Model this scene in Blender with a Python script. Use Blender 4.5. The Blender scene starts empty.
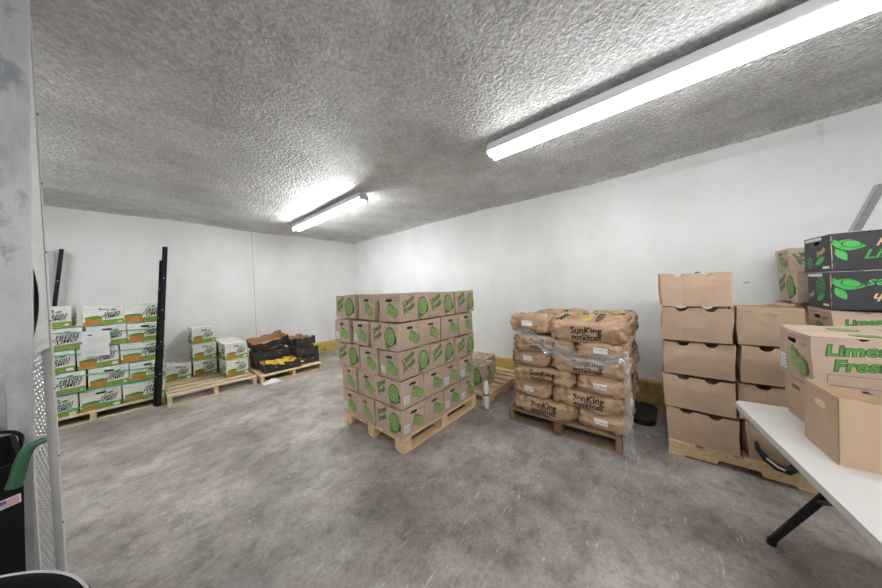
import bpy, bmesh, math, random
from math import sin, cos, pi, radians as R
from mathutils import Vector, Matrix, noise
from mathutils.geometry import tessellate_polygon
from mathutils.bvhtree import BVHTree
random.seed(7)
S = bpy.context.scene
col = S.collection

# ------------------------------------------------------------ camera, world, exposure
r2 = Vector((0.64326077, -0.76474407, -0.03717643))
u2 = Vector((0.03691018, -0.0175255, 0.9991649))
fw = Vector((0.76475697, 0.64409577, -0.01695337))
cd = bpy.data.cameras.new('camera'); cam = bpy.data.objects.new('camera', cd); col.objects.link(cam)
m = Matrix.Identity(4)
for i in range(3):
    m[i][0], m[i][1], m[i][2] = r2[i], u2[i], -fw[i]
m.translation = (0, 0, 1.4894)
cam.matrix_world = m
cd.sensor_width = 36; cd.lens = 10.541; cd.clip_start = 0.02
S.camera = cam
W = bpy.data.worlds.new('world'); S.world = W; W.use_nodes = True
W.node_tree.nodes['Background'].inputs[0].default_value = (0.8, 0.85, 0.9, 1)
W.node_tree.nodes['Background'].inputs[1].default_value = 0.3
S.view_settings.view_transform = 'Standard'; S.view_settings.look = 'None'
S.view_settings.gamma = 1; S.view_settings.exposure = 0.22
TUBE = {'near': 24.0, 'far': 62.0, 'rear_fill': 66.0, 'left': 38.0}  # the last two feed added fill strips out of view

# ------------------------------------------------------------ materials
def srgb(r, g, b):
    f = lambda c: (c/12.92 if c <= .04045 else ((c+.055)/1.055)**2.4)
    return (f(r/255), f(g/255), f(b/255), 1)
def mat(name, c, rough=.7, metal=0, var=.08, scale=8, bump=0, bscale=60, rnd=0, stretch=None, spec=None):
    M = bpy.data.materials.new(name); M.use_nodes = True
    nt = M.node_tree; N = nt.nodes; L = nt.links; b = N['Principled BSDF']
    b.inputs['Roughness'].default_value = rough; b.inputs['Metallic'].default_value = metal
    if spec is not None: b.inputs['Specular IOR Level'].default_value = spec
    tc = N.new('ShaderNodeTexCoord'); src = tc.outputs['Object']
    if stretch:
        mp = N.new('ShaderNodeMapping'); mp.inputs['Scale'].default_value = stretch; L.new(src, mp.inputs[0]); src = mp.outputs[0]
    n = N.new('ShaderNodeTexNoise'); n.inputs['Scale'].default_value = scale; n.inputs['Detail'].default_value = 5
    L.new(src, n.inputs['Vector'])
    mr = N.new('ShaderNodeMapRange'); mr.inputs[1].default_value = .3; mr.inputs[2].default_value = .7
    mr.inputs[3].default_value = 1-var; mr.inputs[4].default_value = 1+var
    L.new(n.outputs[0], mr.inputs[0]); val = mr.outputs[0]
    if rnd:
        oi = N.new('ShaderNodeObjectInfo'); m2 = N.new('ShaderNodeMapRange')
        m2.inputs[3].default_value = 1-rnd; m2.inputs[4].default_value = 1+rnd
        L.new(oi.outputs['Random'], m2.inputs[0])
        mu = N.new('ShaderNodeMath'); mu.operation = 'MULTIPLY'; L.new(val, mu.inputs[0]); L.new(m2.outputs[0], mu.inputs[1]); val = mu.outputs[0]
    vm = N.new('ShaderNodeVectorMath'); vm.operation = 'SCALE'; vm.inputs[0].default_value = c[:3]
    L.new(val, vm.inputs['Scale']); L.new(vm.outputs[0], b.inputs['Base Color'])
    if bump:
        n2 = N.new('ShaderNodeTexNoise'); n2.inputs['Scale'].default_value = bscale; n2.inputs['Detail'].default_value = 3
        L.new(src, n2.inputs['Vector'])
        bp = N.new('ShaderNodeBump'); bp.inputs['Strength'].default_value = .6; bp.inputs['Distance'].default_value = bump
        L.new(n2.outputs[0], bp.inputs['Height']); L.new(bp.outputs[0], b.inputs['Normal'])
    return M
kraft = mat('kraft_board', srgb(186, 164, 146), .85, rnd=.07, var=.06, bump=.0015, bscale=14)
kraft2 = mat('tan_board', srgb(176, 150, 127), .85, rnd=.16, var=.06, bump=.0015, bscale=14)
krafti = mat('board_edge', srgb(194, 166, 134), .9, var=.05)
dark = mat('dark_void', srgb(20, 18, 17), .9)
bigink = mat('fresh_green_ink', srgb(88, 150, 60), .8, var=.08)
limeg = mat('lime_ink', srgb(120, 152, 84), .8, var=.12, scale=20)
limel = mat('pale_lime_ink', srgb(150, 176, 108), .8, var=.1)
greend = mat('dark_green_ink', srgb(56, 88, 50), .8, var=.1)
greenm = mat('green_ink', srgb(106, 142, 84), .8, var=.12, scale=20)
inkb = mat('brown_ink', srgb(110, 90, 72), .8)
black_ink = mat('black_ink', srgb(35, 30, 28), .8)
wpaper = mat('white_paper', srgb(222, 224, 224), .7, var=.02)
greyink = mat('grey_ink', srgb(150, 155, 160), .8)
wboard = mat('white_board', srgb(226, 226, 220), .6, var=.03)
orange = mat('basket_ink', srgb(190, 122, 48), .8, var=.2, scale=60)
grass = mat('grass_ink', srgb(122, 158, 62), .8, var=.3, scale=70)
pgreen = mat('produce_ink', srgb(80, 140, 60), .8, var=.25, scale=60)
bboard = mat('black_board', srgb(52, 50, 54), .6, var=.06)
bgreen = mat('bright_green_ink', srgb(78, 178, 88), .7, var=.12, scale=30)
gold = mat('cream_ink', srgb(226, 192, 140), .7)
trayb = mat('black_tray', srgb(44, 44, 48), .6)
trayi = mat('brown_tray_liner', srgb(176, 136, 104), .85)
wood = mat('pallet_wood', srgb(212, 184, 142), .8, var=.16, scale=6, stretch=(1, 6, 6), bump=.001, rnd=.12)
woodx = mat('pallet_wood_weathered', srgb(206, 186, 154), .85, var=.18, scale=6, stretch=(1, 6, 6), bump=.001, rnd=.14)
woodd = mat('pallet_wood_dark', srgb(128, 106, 82), .85, var=.2, scale=6, rnd=.1)
redwood = mat('red_block_paint', srgb(122, 72, 56), .8)
metalb = mat('black_metal', srgb(24, 25, 31), .5, var=.1, spec=.25)
galv = mat('galvanised_sheet', srgb(196, 198, 200), .5, metal=0, var=.1, scale=4, stretch=(2, 1, .5))
alum = mat('aluminium_plate', srgb(196, 197, 198), .38, metal=.6, var=.12, scale=12)
wtrim = mat('white_trim', srgb(214, 214, 212), .5, var=.05)
tablew = mat('table_plastic', srgb(205, 203, 198), .45, var=.03, scale=4, bump=.0004, bscale=150)
blackp = mat('black_plastic', srgb(24, 24, 26), .5, var=.1)
binp = mat('bin_plastic', srgb(17, 17, 18), .7, var=.1, spec=.2)
greenp = mat('green_plastic', srgb(52, 96, 66), .35, var=.15)
strapg = mat('green_strap', srgb(70, 172, 136), .4)
yellow = mat('squash_skin', srgb(226, 190, 60), .45, var=.12, scale=30)
stemm = mat('squash_stem', srgb(120, 130, 60), .7)
housing = mat('lamp_enamel', srgb(215, 216, 218), .4, var=.01)
red = mat('flag_red', srgb(196, 70, 72), .6); blue = mat('flag_blue', srgb(50, 68, 140), .6)

def node_mat(name):
    M = bpy.data.materials.new(name); M.use_nodes = True
    return M, M.node_tree.nodes, M.node_tree.links, M.node_tree.nodes['Principled BSDF']
def ramp(N, stops):
    r = N.new('ShaderNodeValToRGB'); e = r.color_ramp.elements
    e[0].position, e[0].color = stops[0]; e[1].position, e[1].color = stops[-1]
    for p, c in stops[1:-1]:
        x = e.new(p); x.color = c
    return r
def tex(N, L, src, kind='Noise', scale=1, detail=6, rot=0, sc=(1, 1, 1), rough=.55):
    mp = N.new('ShaderNodeMapping'); mp.inputs['Rotation'].default_value = (0, 0, rot); mp.inputs['Scale'].default_value = sc
    L.new(src, mp.inputs[0])
    t = N.new('ShaderNodeTex'+kind); t.inputs['Scale'].default_value = scale
    if kind == 'Noise': t.inputs['Detail'].default_value = detail; t.inputs['Roughness'].default_value = rough
    L.new(mp.outputs[0], t.inputs['Vector']); return t
def mix(N, L, fac, a, b, mode='MIX'):
    x = N.new('ShaderNodeMix'); x.data_type = 'RGBA'; x.blend_type = mode
    for s, v in ((x.inputs[0], fac), (x.inputs[6], a), (x.inputs[7], b)):
        if hasattr(v, 'is_output'): L.new(v, s)
        else: s.default_value = v
    return x.outputs[2]
# concrete floor
floorm, N, L, b = node_mat('worn_concrete')
tc = N.new('ShaderNodeTexCoord').outputs['Object']
t1 = tex(N, L, tc, scale=1.1, detail=9, rough=.62); r1 = ramp(N, [(.32, srgb(114, 105, 99)), (.5, srgb(156, 147, 141)), (.68, srgb(190, 183, 176))]); L.new(t1.outputs[0], r1.inputs[0])
t2 = tex(N, L, tc, scale=7, detail=8, rough=.7); r2_ = ramp(N, [(.32, (.58, .56, .54, 1)), (.5, (1, 1, 1, 1)), (.7, (1.2, 1.19, 1.17, 1))]); L.new(t2.outputs[0], r2_.inputs[0])
c = mix(N, L, 1.0, r1.outputs[0], r2_.outputs[0], 'MULTIPLY')
t3 = tex(N, L, tc, scale=.8, rot=R(40), sc=(.5, 2.5, 1)); r3 = ramp(N, [(.5, (0, 0, 0, 1)), (.66, (1, 1, 1, 1))]); L.new(t3.outputs[0], r3.inputs[0])
mm = N.new('ShaderNodeMath'); mm.operation = 'MULTIPLY'; mm.inputs[1].default_value = .35; L.new(r3.outputs[0], mm.inputs[0])
c = mix(N, L, mm.outputs[0], c, srgb(108, 100, 94))
for k, (rot, sc, th) in enumerate([(15, 12, .715), (70, 15, .71), (125, 13, .72), (160, 11, .72), (100, 18, .71), (40, 22, .71)]):
    t = tex(N, L, tc, scale=sc, rot=R(rot), sc=(.35, 2.6, 1), detail=2); t.inputs['Distortion'].default_value = .6; r_ = ramp(N, [(th, (0, 0, 0, 1)), (th+.03, (1, 1, 1, 1))]); L.new(t.outputs[0], r_.inputs[0])
    mk = N.new('ShaderNodeMath'); mk.operation = 'MULTIPLY'; mk.inputs[1].default_value = .42; L.new(r_.outputs[0], mk.inputs[0])
    c = mix(N, L, mk.outputs[0], c, srgb(226, 221, 214))
t4 = tex(N, L, tc, scale=45, detail=4); r4 = ramp(N, [(.3, (.8, .8, .8, 1)), (.7, (1.15, 1.15, 1.15, 1))]); L.new(t4.outputs[0], r4.inputs[0])
c = mix(N, L, 1.0, c, r4.outputs[0], 'MULTIPLY'); L.new(c, b.inputs['Base Color'])
rr = N.new('ShaderNodeMapRange'); rr.inputs[3].default_value = .45; rr.inputs[4].default_value = .75; L.new(t2.outputs[0], rr.inputs[0]); L.new(rr.outputs[0], b.inputs['Roughness'])
bp = N.new('ShaderNodeBump'); bp.inputs['Strength'].default_value = .35; bp.inputs['Distance'].default_value = .006; L.new(t2.outputs[0], bp.inputs['Height']); L.new(bp.outputs[0], b.inputs['Normal'])
# painted wall
wallm, N, L, b = node_mat('painted_wall')
tc = N.new('ShaderNodeTexCoord').outputs['Object']
t1 = tex(N, L, tc, scale=1.2, detail=8, sc=(1, 1, .6)); r1 = ramp(N, [(.3, srgb(218, 219, 217)), (.7, srgb(236, 237, 236))]); L.new(t1.outputs[0], r1.inputs[0])
t2 = tex(N, L, tc, scale=5, detail=6, sc=(1, 1, .5)); r2_ = ramp(N, [(.68, (0, 0, 0, 1)), (.76, (1, 1, 1, 1))]); L.new(t2.outputs[0], r2_.inputs[0])
mk = N.new('ShaderNodeMath'); mk.operation = 'MULTIPLY'; mk.inputs[1].default_value = .3; L.new(r2_.outputs[0], mk.inputs[0])
c = mix(N, L, mk.outputs[0], r1.outputs[0], srgb(168, 166, 162)); L.new(c, b.inputs['Base Color']); b.inputs['Roughness'].default_value = .6
t3 = tex(N, L, tc, scale=26, detail=4, sc=(1, 1, 1)); bp = N.new('ShaderNodeBump'); bp.inputs['Strength'].default_value = .5; bp.inputs['Distance'].default_value = .006
L.new(t3.outputs[0], bp.inputs['Height']); L.new(bp.outputs[0], b.inputs['Normal'])
# sprayed foam ceiling
ceilm, N, L, b = node_mat('sprayed_foam')
tc = N.new('ShaderNodeTexCoord').outputs['Object']
t1 = tex(N, L, tc, scale=1.5, detail=6); r1 = ramp(N, [(.3, srgb(198, 198, 197)), (.7, srgb(220, 219, 217))]); L.new(t1.outputs[0], r1.inputs[0])
tf = tex(N, L, tc, scale=38, detail=5, rough=.75); rf = ramp(N, [(.34, (.72, .715, .71, 1)), (.5, (.97, .97, .97, 1)), (.62, (1.22, 1.22, 1.22, 1))]); L.new(tf.outputs[0], rf.inputs[0])  # pale flecks in the base colour imitate glints on the glossy foam
c = mix(N, L, 1.0, r1.outputs[0], rf.outputs[0], 'MULTIPLY')
tg = tex(N, L, tc, scale=2.6, detail=6); rg = ramp(N, [(.3, (.82, .815, .8, 1)), (.6, (1.08, 1.08, 1.08, 1))]); L.new(tg.outputs[0], rg.inputs[0])
c = mix(N, L, 1.0, c, rg.outputs[0], 'MULTIPLY'); L.new(c, b.inputs['Base Color'])
b.inputs['Roughness'].default_value = .42
t2 = tex(N, L, tc, scale=32, detail=4, rough=.65); v = tex(N, L, tc, 'Voronoi', scale=46); v.feature = 'SMOOTH_F1'
ad = N.new('ShaderNodeMath'); ad.operation = 'SUBTRACT'; L.new(t2.outputs[0], ad.inputs[0]); ml = N.new('ShaderNodeMath'); ml.operation = 'MULTIPLY'; ml.inputs[1].default_value = .5
L.new(v.outputs['Distance'], ml.inputs[0]); L.new(ml.outputs[0], ad.inputs[1])
bp = N.new('ShaderNodeBump'); bp.inputs['Strength'].default_value = 1.0; bp.inputs['Distance'].default_value = .034; L.new(ad.outputs[0], bp.inputs['Height']); L.new(bp.outputs[0], b.inputs['Normal'])
# yellow kerb: paint worn to dirty concrete
kerbm, N, L, b = node_mat('yellow_kerb_paint')
tc = N.new('ShaderNodeTexCoord').outputs['Object']
t1 = tex(N, L, tc, scale=3, detail=9, rough=.7, sc=(1, 1, 1.6)); r1 = ramp(N, [(.32, srgb(120, 104, 74)), (.45, srgb(196, 168, 96)), (.75, srgb(212, 186, 118))]); L.new(t1.outputs[0], r1.inputs[0])
t2 = tex(N, L, tc, scale=9, detail=10, rough=.8); r2_ = ramp(N, [(.4, (0, 0, 0, 1)), (.66, (.8, .8, .8, 1))]); L.new(t2.outputs[0], r2_.inputs[0])
sx = N.new('ShaderNodeSeparateXYZ'); L.new(tc, sx.inputs[0])
# scuffed stretch beside the doorway stacks (Y below 1)
g = N.new('ShaderNodeMapRange'); g.inputs[1].default_value = 1.2; g.inputs[2].default_value = .2; L.new(sx.outputs['Y'], g.inputs[0])
mk = N.new('ShaderNodeMath'); mk.operation = 'MULTIPLY'; L.new(r2_.outputs[0], mk.inputs[0]); L.new(g.outputs[0], mk.inputs[1])
c = mix(N, L, mk.outputs[0], r1.outputs[0], srgb(112, 100, 80)); L.new(c, b.inputs['Base Color']); b.inputs['Roughness'].default_value = .8
# marked sheet steel of the door frame: smears and blue-grey patches
jambm, N, L, b = node_mat('marked_steel')
tc = N.new('ShaderNodeTexCoord').outputs['Object']
t1 = tex(N, L, tc, scale=3, detail=9, rough=.7, sc=(1, 1, .5)); r1 = ramp(N, [(.35, srgb(168, 168, 170)), (.5, srgb(206, 207, 208)), (.7, srgb(226, 226, 226))]); L.new(t1.outputs[0], r1.inputs[0])
t2 = tex(N, L, tc, scale=5, detail=7, rough=.65, sc=(1.5, 1, .8)); r2_ = ramp(N, [(.56, (0, 0, 0, 1)), (.64, (.75, .75, .75, 1))]); L.new(t2.outputs[0], r2_.inputs[0])
c = mix(N, L, r2_.outputs[0], r1.outputs[0], srgb(136, 142, 156)); L.new(c, b.inputs['Base Color']); b.inputs['Roughness'].default_value = .45
# crumpled sack paper
bagm, N, L, b = node_mat('sack_paper')
tc = N.new('ShaderNodeTexCoord').outputs['Object']; oi = N.new('ShaderNodeObjectInfo')
va = N.new('ShaderNodeVectorMath'); va.operation = 'ADD'; L.new(tc, va.inputs[0]); L.new(oi.outputs['Random'], va.inputs[1])
t1 = tex(N, L, va.outputs[0], scale=6, detail=6); r1 = ramp(N, [(.3, srgb(160, 128, 100)), (.7, srgb(190, 158, 126))]); L.new(t1.outputs[0], r1.inputs[0]); L.new(r1.outputs[0], b.inputs['Base Color'])
b.inputs['Roughness'].default_value = .5
t2 = tex(N, L, va.outputs[0], scale=5, detail=5, sc=(1, 1.3, 1.8), rough=.6); t2.noise_type = 'RIDGED_MULTIFRACTAL'
t3 = tex(N, L, va.outputs[0], scale=16, detail=3)
ad = N.new('ShaderNodeMath'); ad.operation = 'MULTIPLY_ADD'; ad.inputs[1].default_value = .35; L.new(t3.outputs[0], ad.inputs[0]); L.new(t2.outputs[0], ad.inputs[2])
bp = N.new('ShaderNodeBump'); bp.inputs['Strength'].default_value = .75; bp.inputs['Distance'].default_value = .02; L.new(ad.outputs[0], bp.inputs['Height']); L.new(bp.outputs[0], b.inputs['Normal'])
# plastic film
film, N, L, b = node_mat('stretch_film')
out = [n for n in N if n.type == 'OUTPUT_MATERIAL'][0]
tr = N.new('ShaderNodeBsdfTransparent'); gl = N.new('ShaderNodeBsdfGlossy'); gl.inputs['Roughness'].default_value = .22; gl.inputs['Color'].default_value = (.95, .96, 1, 1)
df = N.new('ShaderNodeBsdfDiffuse'); df.inputs['Color'].default_value = (.8, .82, .84, 1)
m1 = N.new('ShaderNodeMixShader'); m1.inputs[0].default_value = .45; L.new(gl.outputs[0], m1.inputs[1]); L.new(df.outputs[0], m1.inputs[2])
m2 = N.new('ShaderNodeMixShader'); m2.inputs[0].default_value = .34; L.new(tr.outputs[0], m2.inputs[1]); L.new(m1.outputs[0], m2.inputs[2]); L.new(m2.outputs[0], out.inputs[0])
# lit tube
tubes = {}
for k_, st_ in TUBE.items():
    tubes[k_], N, L, b = node_mat('fluorescent_glow')
    b.inputs['Emission Color'].default_value = (.97, .985, 1, 1); b.inputs['Emission Strength'].default_value = st_

# ------------------------------------------------------------ geometry helpers
class MB:
    def __init__(s): s.v = []; s.f = []; s.mi = []; s.mats = []; s.sm = []
    def m(s, mt):
        if mt not in s.mats: s.mats.append(mt)
        return s.mats.index(mt)
    def add(s, vs, fs, mt, smooth=False):
        o = len(s.v); s.v += [Vector(x) for x in vs]; k = s.m(mt)
        for f in fs: s.f.append([i+o for i in f]); s.mi.append(k); s.sm.append(smooth)
    def box(s, x0, x1, y0, y1, z0, z1, mt, bev=0):
        if bev:
            bm = bmesh.new(); bmesh.ops.create_cube(bm, size=1)
            for v in bm.verts: v.co = Vector(((x0+x1)/2+v.co.x*(x1-x0), (y0+y1)/2+v.co.y*(y1-y0), (z0+z1)/2+v.co.z*(z1-z0)))
            bmesh.ops.bevel(bm, geom=bm.edges[:], offset=bev, segments=2, affect='EDGES', profile=.6)
            bm.verts.index_update()
            s.add([v.co.copy() for v in bm.verts], [[v.index for v in f.verts] for f in bm.faces], mt); bm.free(); return
        vs = [(x, y, z) for z in (z0, z1) for y in (y0, y1) for x in (x0, x1)]
        s.add(vs, [(0, 2, 3, 1), (4, 5, 7, 6), (0, 1, 5, 4), (2, 6, 7, 3), (0, 4, 6, 2), (1, 3, 7, 5)], mt)
    def tube(s, pts, r, mt, n=12, cap=True, rs=None):
        pts = [Vector(p) for p in pts]; vs = []; fs = []
        up = None
        for i, p in enumerate(pts):
            d = (pts[min(i+1, len(pts)-1)]-pts[max(i-1, 0)]).normalized()
            if up is None: up = Vector((0, 0, 1)) if abs(d.z) < .9 else Vector((1, 0, 0))
            a = d.cross(up).normalized(); bb = a.cross(d).normalized(); up = bb
            rad = rs[i] if rs else r
            for k in range(n): vs.append(p+(a*cos(2*pi*k/n)+bb*sin(2*pi*k/n))*rad)
        for i in range(len(pts)-1):
            for k in range(n): fs.append((i*n+k, i*n+(k+1) % n, (i+1)*n+(k+1) % n, (i+1)*n+k))
        s.add(vs, fs, mt, True)
        if cap: s.add(vs[:n], [tuple(range(n))], mt); s.add(vs[-n:], [tuple(reversed(range(n)))], mt)
    def lathe(s, prof, mt, n=48, cx=0, cy=0):
        vs = []; fs = []
        for r, z in prof:
            for k in range(n): vs.append((cx+r*cos(2*pi*k/n), cy+r*sin(2*pi*k/n), z))
        for i in range(len(prof)-1):
            for k in range(n): fs.append((i*n+k, i*n+(k+1) % n, (i+1)*n+(k+1) % n, (i+1)*n+k))
        s.add(vs, fs, mt, True)
    def plate(s, O, U, V, T, outline, holes, mo, mi_=None, me=None):
        """flat sheet: outline and holes in (u,v); front face at O, thickness T (vector, inward)"""
        O, U, V, T = Vector(O), Vector(U), Vector(V), Vector(T)
        loops = [outline]+list(holes); flat = [p for l in loops for p in l]
        tri = tessellate_polygon([[Vector((p[0], p[1], 0)) for p in l] for l in loops])
        A = [O+U*p[0]+V*p[1] for p in flat]; B = [a+T for a in A]
        nrm = U.cross(V); fs = []
        for t in tri:
            a, b_, c_ = [Vector((*flat[i], 0)) for i in t]
            ccw = (b_-a).cross(c_-a).z > 0
            out_is_n = nrm.dot(T) < 0
            fs.append(tuple(t) if ccw == out_is_n else tuple(reversed(t)))
        s.add(A, fs, mo); s.add(B, [tuple(reversed(f)) for f in fs], mi_ or mo)
        o = 0; ed = []
        for l in loops:
            n = len(l)
            for k in range(n): ed.append((o+k, o+(k+1) % n, len(A)+o+(k+1) % n, len(A)+o+k))
            o += n
        s.add(A+B, ed, me or mo)
    def deform(s, fn): s.v = [fn(v) for v in s.v]
    def build(s, name, parent=None, loc=None):
        me = bpy.data.meshes.new(name); me.from_pydata(s.v, [], s.f)
        for x in s.mats: me.materials.append(x)
        me.polygons.foreach_set('material_index', s.mi); me.polygons.foreach_set('use_smooth', s.sm); me.update()
        o = bpy.data.objects.new(name, me); col.objects.link(o)
        if parent: o.parent = parent
        if loc: o.location = loc
        return o
def tag(o, label, cat, group=None, kind=None):
    o['label'] = label; o['category'] = cat
    if group: o['group'] = group
    if kind: o['kind'] = kind
    return o
def empty(name, loc=(0, 0, 0), rz=0):
    o = bpy.data.objects.new(name, None); col.objects.link(o); o.location = loc; o.rotation_euler = (0, 0, rz); o.empty_display_size = .1
    return o
def copy_tree(o, parent=None):
    c_ = o.copy(); col.objects.link(c_); c_.parent = parent
    for ch in [x for x in o.children]: copy_tree(ch, c_)
    return c_
def struct(o): o['kind'] = 'structure'; return o
CACHE = {}
def get(key, fn):
    if key in CACHE: return copy_tree(CACHE[key])
    o = fn(); CACHE[key] = o; return o
def put(o, loc, rz=0, label=None, cat=None, group=None, rx=0, ry=0, sc=None):
    o.location = loc; o.rotation_euler = (rx, ry, rz)
    if sc: o.scale = sc
    if label: o['label'] = label
    if cat: o['category'] = cat
    if group: o['group'] = group
    elif 'group' in o.keys(): del o['group']
    return o
TX = {}
def text(body, shear=0, off=0.0):
    k = (body, shear, off)
    if k not in TX:
        cu = bpy.data.curves.new('t', 'FONT'); cu.body = body; cu.shear = shear; cu.offset = off; cu.align_x = 'CENTER'; cu.resolution_u = 3
        cu.space_line = .8
        o = bpy.data.objects.new('t', cu); col.objects.link(o); bpy.context.view_layer.update()
        me = bpy.data.meshes.new_from_object(o.evaluated_get(bpy.context.evaluated_depsgraph_get()))
        TX[k] = ([(v.co.x, v.co.y) for v in me.vertices], [tuple(p.vertices) for p in me.polygons])
        bpy.data.objects.remove(o); bpy.data.curves.remove(cu); bpy.data.meshes.remove(me)
    return TX[k]
class Face:
    """prints artwork on one face of a box: frame O,U,V with outward normal n"""
    def __init__(s, mb, O, U, V, n): s.mb, s.O, s.U, s.V, s.n = mb, Vector(O), Vector(U), Vector(V), Vector(n)
    def P(s, u, v, k=1): return s.O+s.U*u+s.V*v+s.n*(.0007*k)
    def poly(s, pts, mt, k=1): s.mb.add([s.P(u, v, k) for u, v in pts], [tuple(range(len(pts)))], mt)
    def rect(s, u0, u1, v0, v1, mt, k=1): s.poly([(u0, v0), (u1, v0), (u1, v1), (u0, v1)], mt, k)
    def frame(s, u0, u1, v0, v1, t, mt, k=1):
        s.rect(u0, u1, v0, v0+t, mt, k); s.rect(u0, u1, v1-t, v1, mt, k); s.rect(u0, u0+t, v0, v1, mt, k); s.rect(u1-t, u1, v0, v1, mt, k)
    def disc(s, u, v, r, mt, k=1, n=28, ey=1, rot=0):
        s.poly([(u+r*cos(t)*cos(rot)-r*ey*sin(t)*sin(rot), v+r*cos(t)*sin(rot)+r*ey*sin(t)*cos(rot)) for t in [2*pi*i/n for i in range(n)]], mt, k)
    def lime(s, u, v, r, k=1, a=None, b=None, c=None, ey=1):
        a = a or greend; b = b or limeg; c = c or limel
        s.disc(u, v, r, a, k, ey=ey); s.disc(u, v, r*.9, b, k+1, ey=ey); s.disc(u, v, r*.8, c, k+2, ey=ey)
        for i in range(9):
            t = 2*pi*i/9; q = .26
            s.poly([(u+r*.1*cos(t), v+r*.1*ey*sin(t)), (u+r*.7*cos(t-q), v+r*.7*ey*sin(t-q)), (u+r*.74*cos(t), v+r*.74*ey*sin(t)), (u+r*.7*cos(t+q), v+r*.7*ey*sin(t+q))], b, k+3)
    def leaf(s, u, v, l, w, rot, mt, k=1):
        pts = [(l*(i/8-.5), w*sin(pi*i/8)) for i in range(9)]+[(l*(.5-i/8), -w*sin(pi*i/8)) for i in range(1, 8)]
        s.poly([(u+x*cos(rot)-y*sin(rot), v+x*sin(rot)+y*cos(rot)) for x, y in pts], mt, k)
    def text(s, body, u, v, h, mt, k=2, rot=0, shear=.25, off=.02, wx=1):
        vs, fs = text(body, shear, off)
        s.mb.add([s.P(u+x*h*wx*cos(rot)-y*h*sin(rot), v+x*h*wx*sin(rot)+y*h*cos(rot), k) for x, y in vs], fs, mt)
def slot(cu, cv, w, h, n=8):
    r = h/2; pts = []
    for i in range(n+1): t = -pi/2+pi*i/n; pts.append((cu+w/2-r+r*cos(t), cv+r*sin(t)))
    for i in range(n+1): t = pi/2+pi*i/n; pts.append((cu-w/2+r+r*cos(t), cv+r*sin(t)))
    return pts
def notched(w, h, top=(), bot=(), r=.017, dep=None, sag=0):
    d = dep or r; pts = [(0, 0)]
    for c_ in bot: pts += [(c_-r*cos(t), d*sin(t)) for t in [pi*i/6 for i in range(7)]]
    pts += [(w, 0), (w, h)]
    for c_ in sorted(top, reverse=True): pts += [(c_+r*cos(t), h-d*sin(t)) for t in [pi*i/6 for i in range(7)]]
    pts += [(0, h)]; return pts

# ------------------------------------------------------------ cartons
TH = .004
def cut(mb, xs, ys, zs):
    """subdivide everything in the builder along planes so that it can bend"""
    bm = bmesh.new(); vs = [bm.verts.new(v) for v in mb.v]; lay = bm.faces.layers.int.new('m')
    for f, k in zip(mb.f, mb.mi):
        try: q = bm.faces.new([vs[i] for i in f]); q[lay] = k
        except ValueError: pass
    for ax, cs in ((0, xs), (1, ys), (2, zs)):
        n = Vector((0, 0, 0)); n[ax] = 1
        for c_ in cs: bmesh.ops.bisect_plane(bm, geom=bm.verts[:]+bm.edges[:]+bm.faces[:], plane_co=n*c_, plane_no=n, dist=1e-6)
    bm.verts.index_update(); mb.v = [v.co.copy() for v in bm.verts]; mb.f = [[v.index for v in f.verts] for f in bm.faces]
    mb.mi = [f[lay] for f in bm.faces]; mb.sm = [False]*len(mb.f); bm.free()
def warp(var, w, l, h, amt=1):
    rn = random.Random(var*31+5); a, b_, c_, d_, e_, f_, g_, h_ = [rn.uniform(-1, 1) for _ in range(8)]
    off = Vector((var*7.3, var*3.1, 1))
    def fn(v):
        t = v.z/h; X, Y = v.x/(w/2), v.y/(l/2); q = v.copy()
        bx = (1-Y*Y)*sin(pi*min(max(t, 0), 1)); by = (1-X*X)*sin(pi*min(max(t, 0), 1))
        q.x = v.x*(1+.03*a*(t-.4))+.009*c_*t*amt+X*bx*(.007+.005*e_)*amt
        q.y = v.y*(1+.02*b_*(t-.4))+.008*d_*t*amt+Y*by*(.006+.004*f_)*amt
        if t > .4:
            k = (t-.4)/.6
            q.z += k*amt*(.006*e_*X+.006*f_*Y-.006-.005*(1-Y*Y)*abs(g_)-.004*(1-X*X)*abs(h_))
        nz = noise.noise_vector(v*7+off)*.006*amt; q += Vector((nz.x, nz.y, nz.z*.5*max(0, t)))
        q.z = max(q.z, v.z if v.z < .006 else 0); return q
    return fn
def carton(kind, var=0, *a, big_print=False, **k):
    return _carton(kind, big_print, var, *a, **k)
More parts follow.
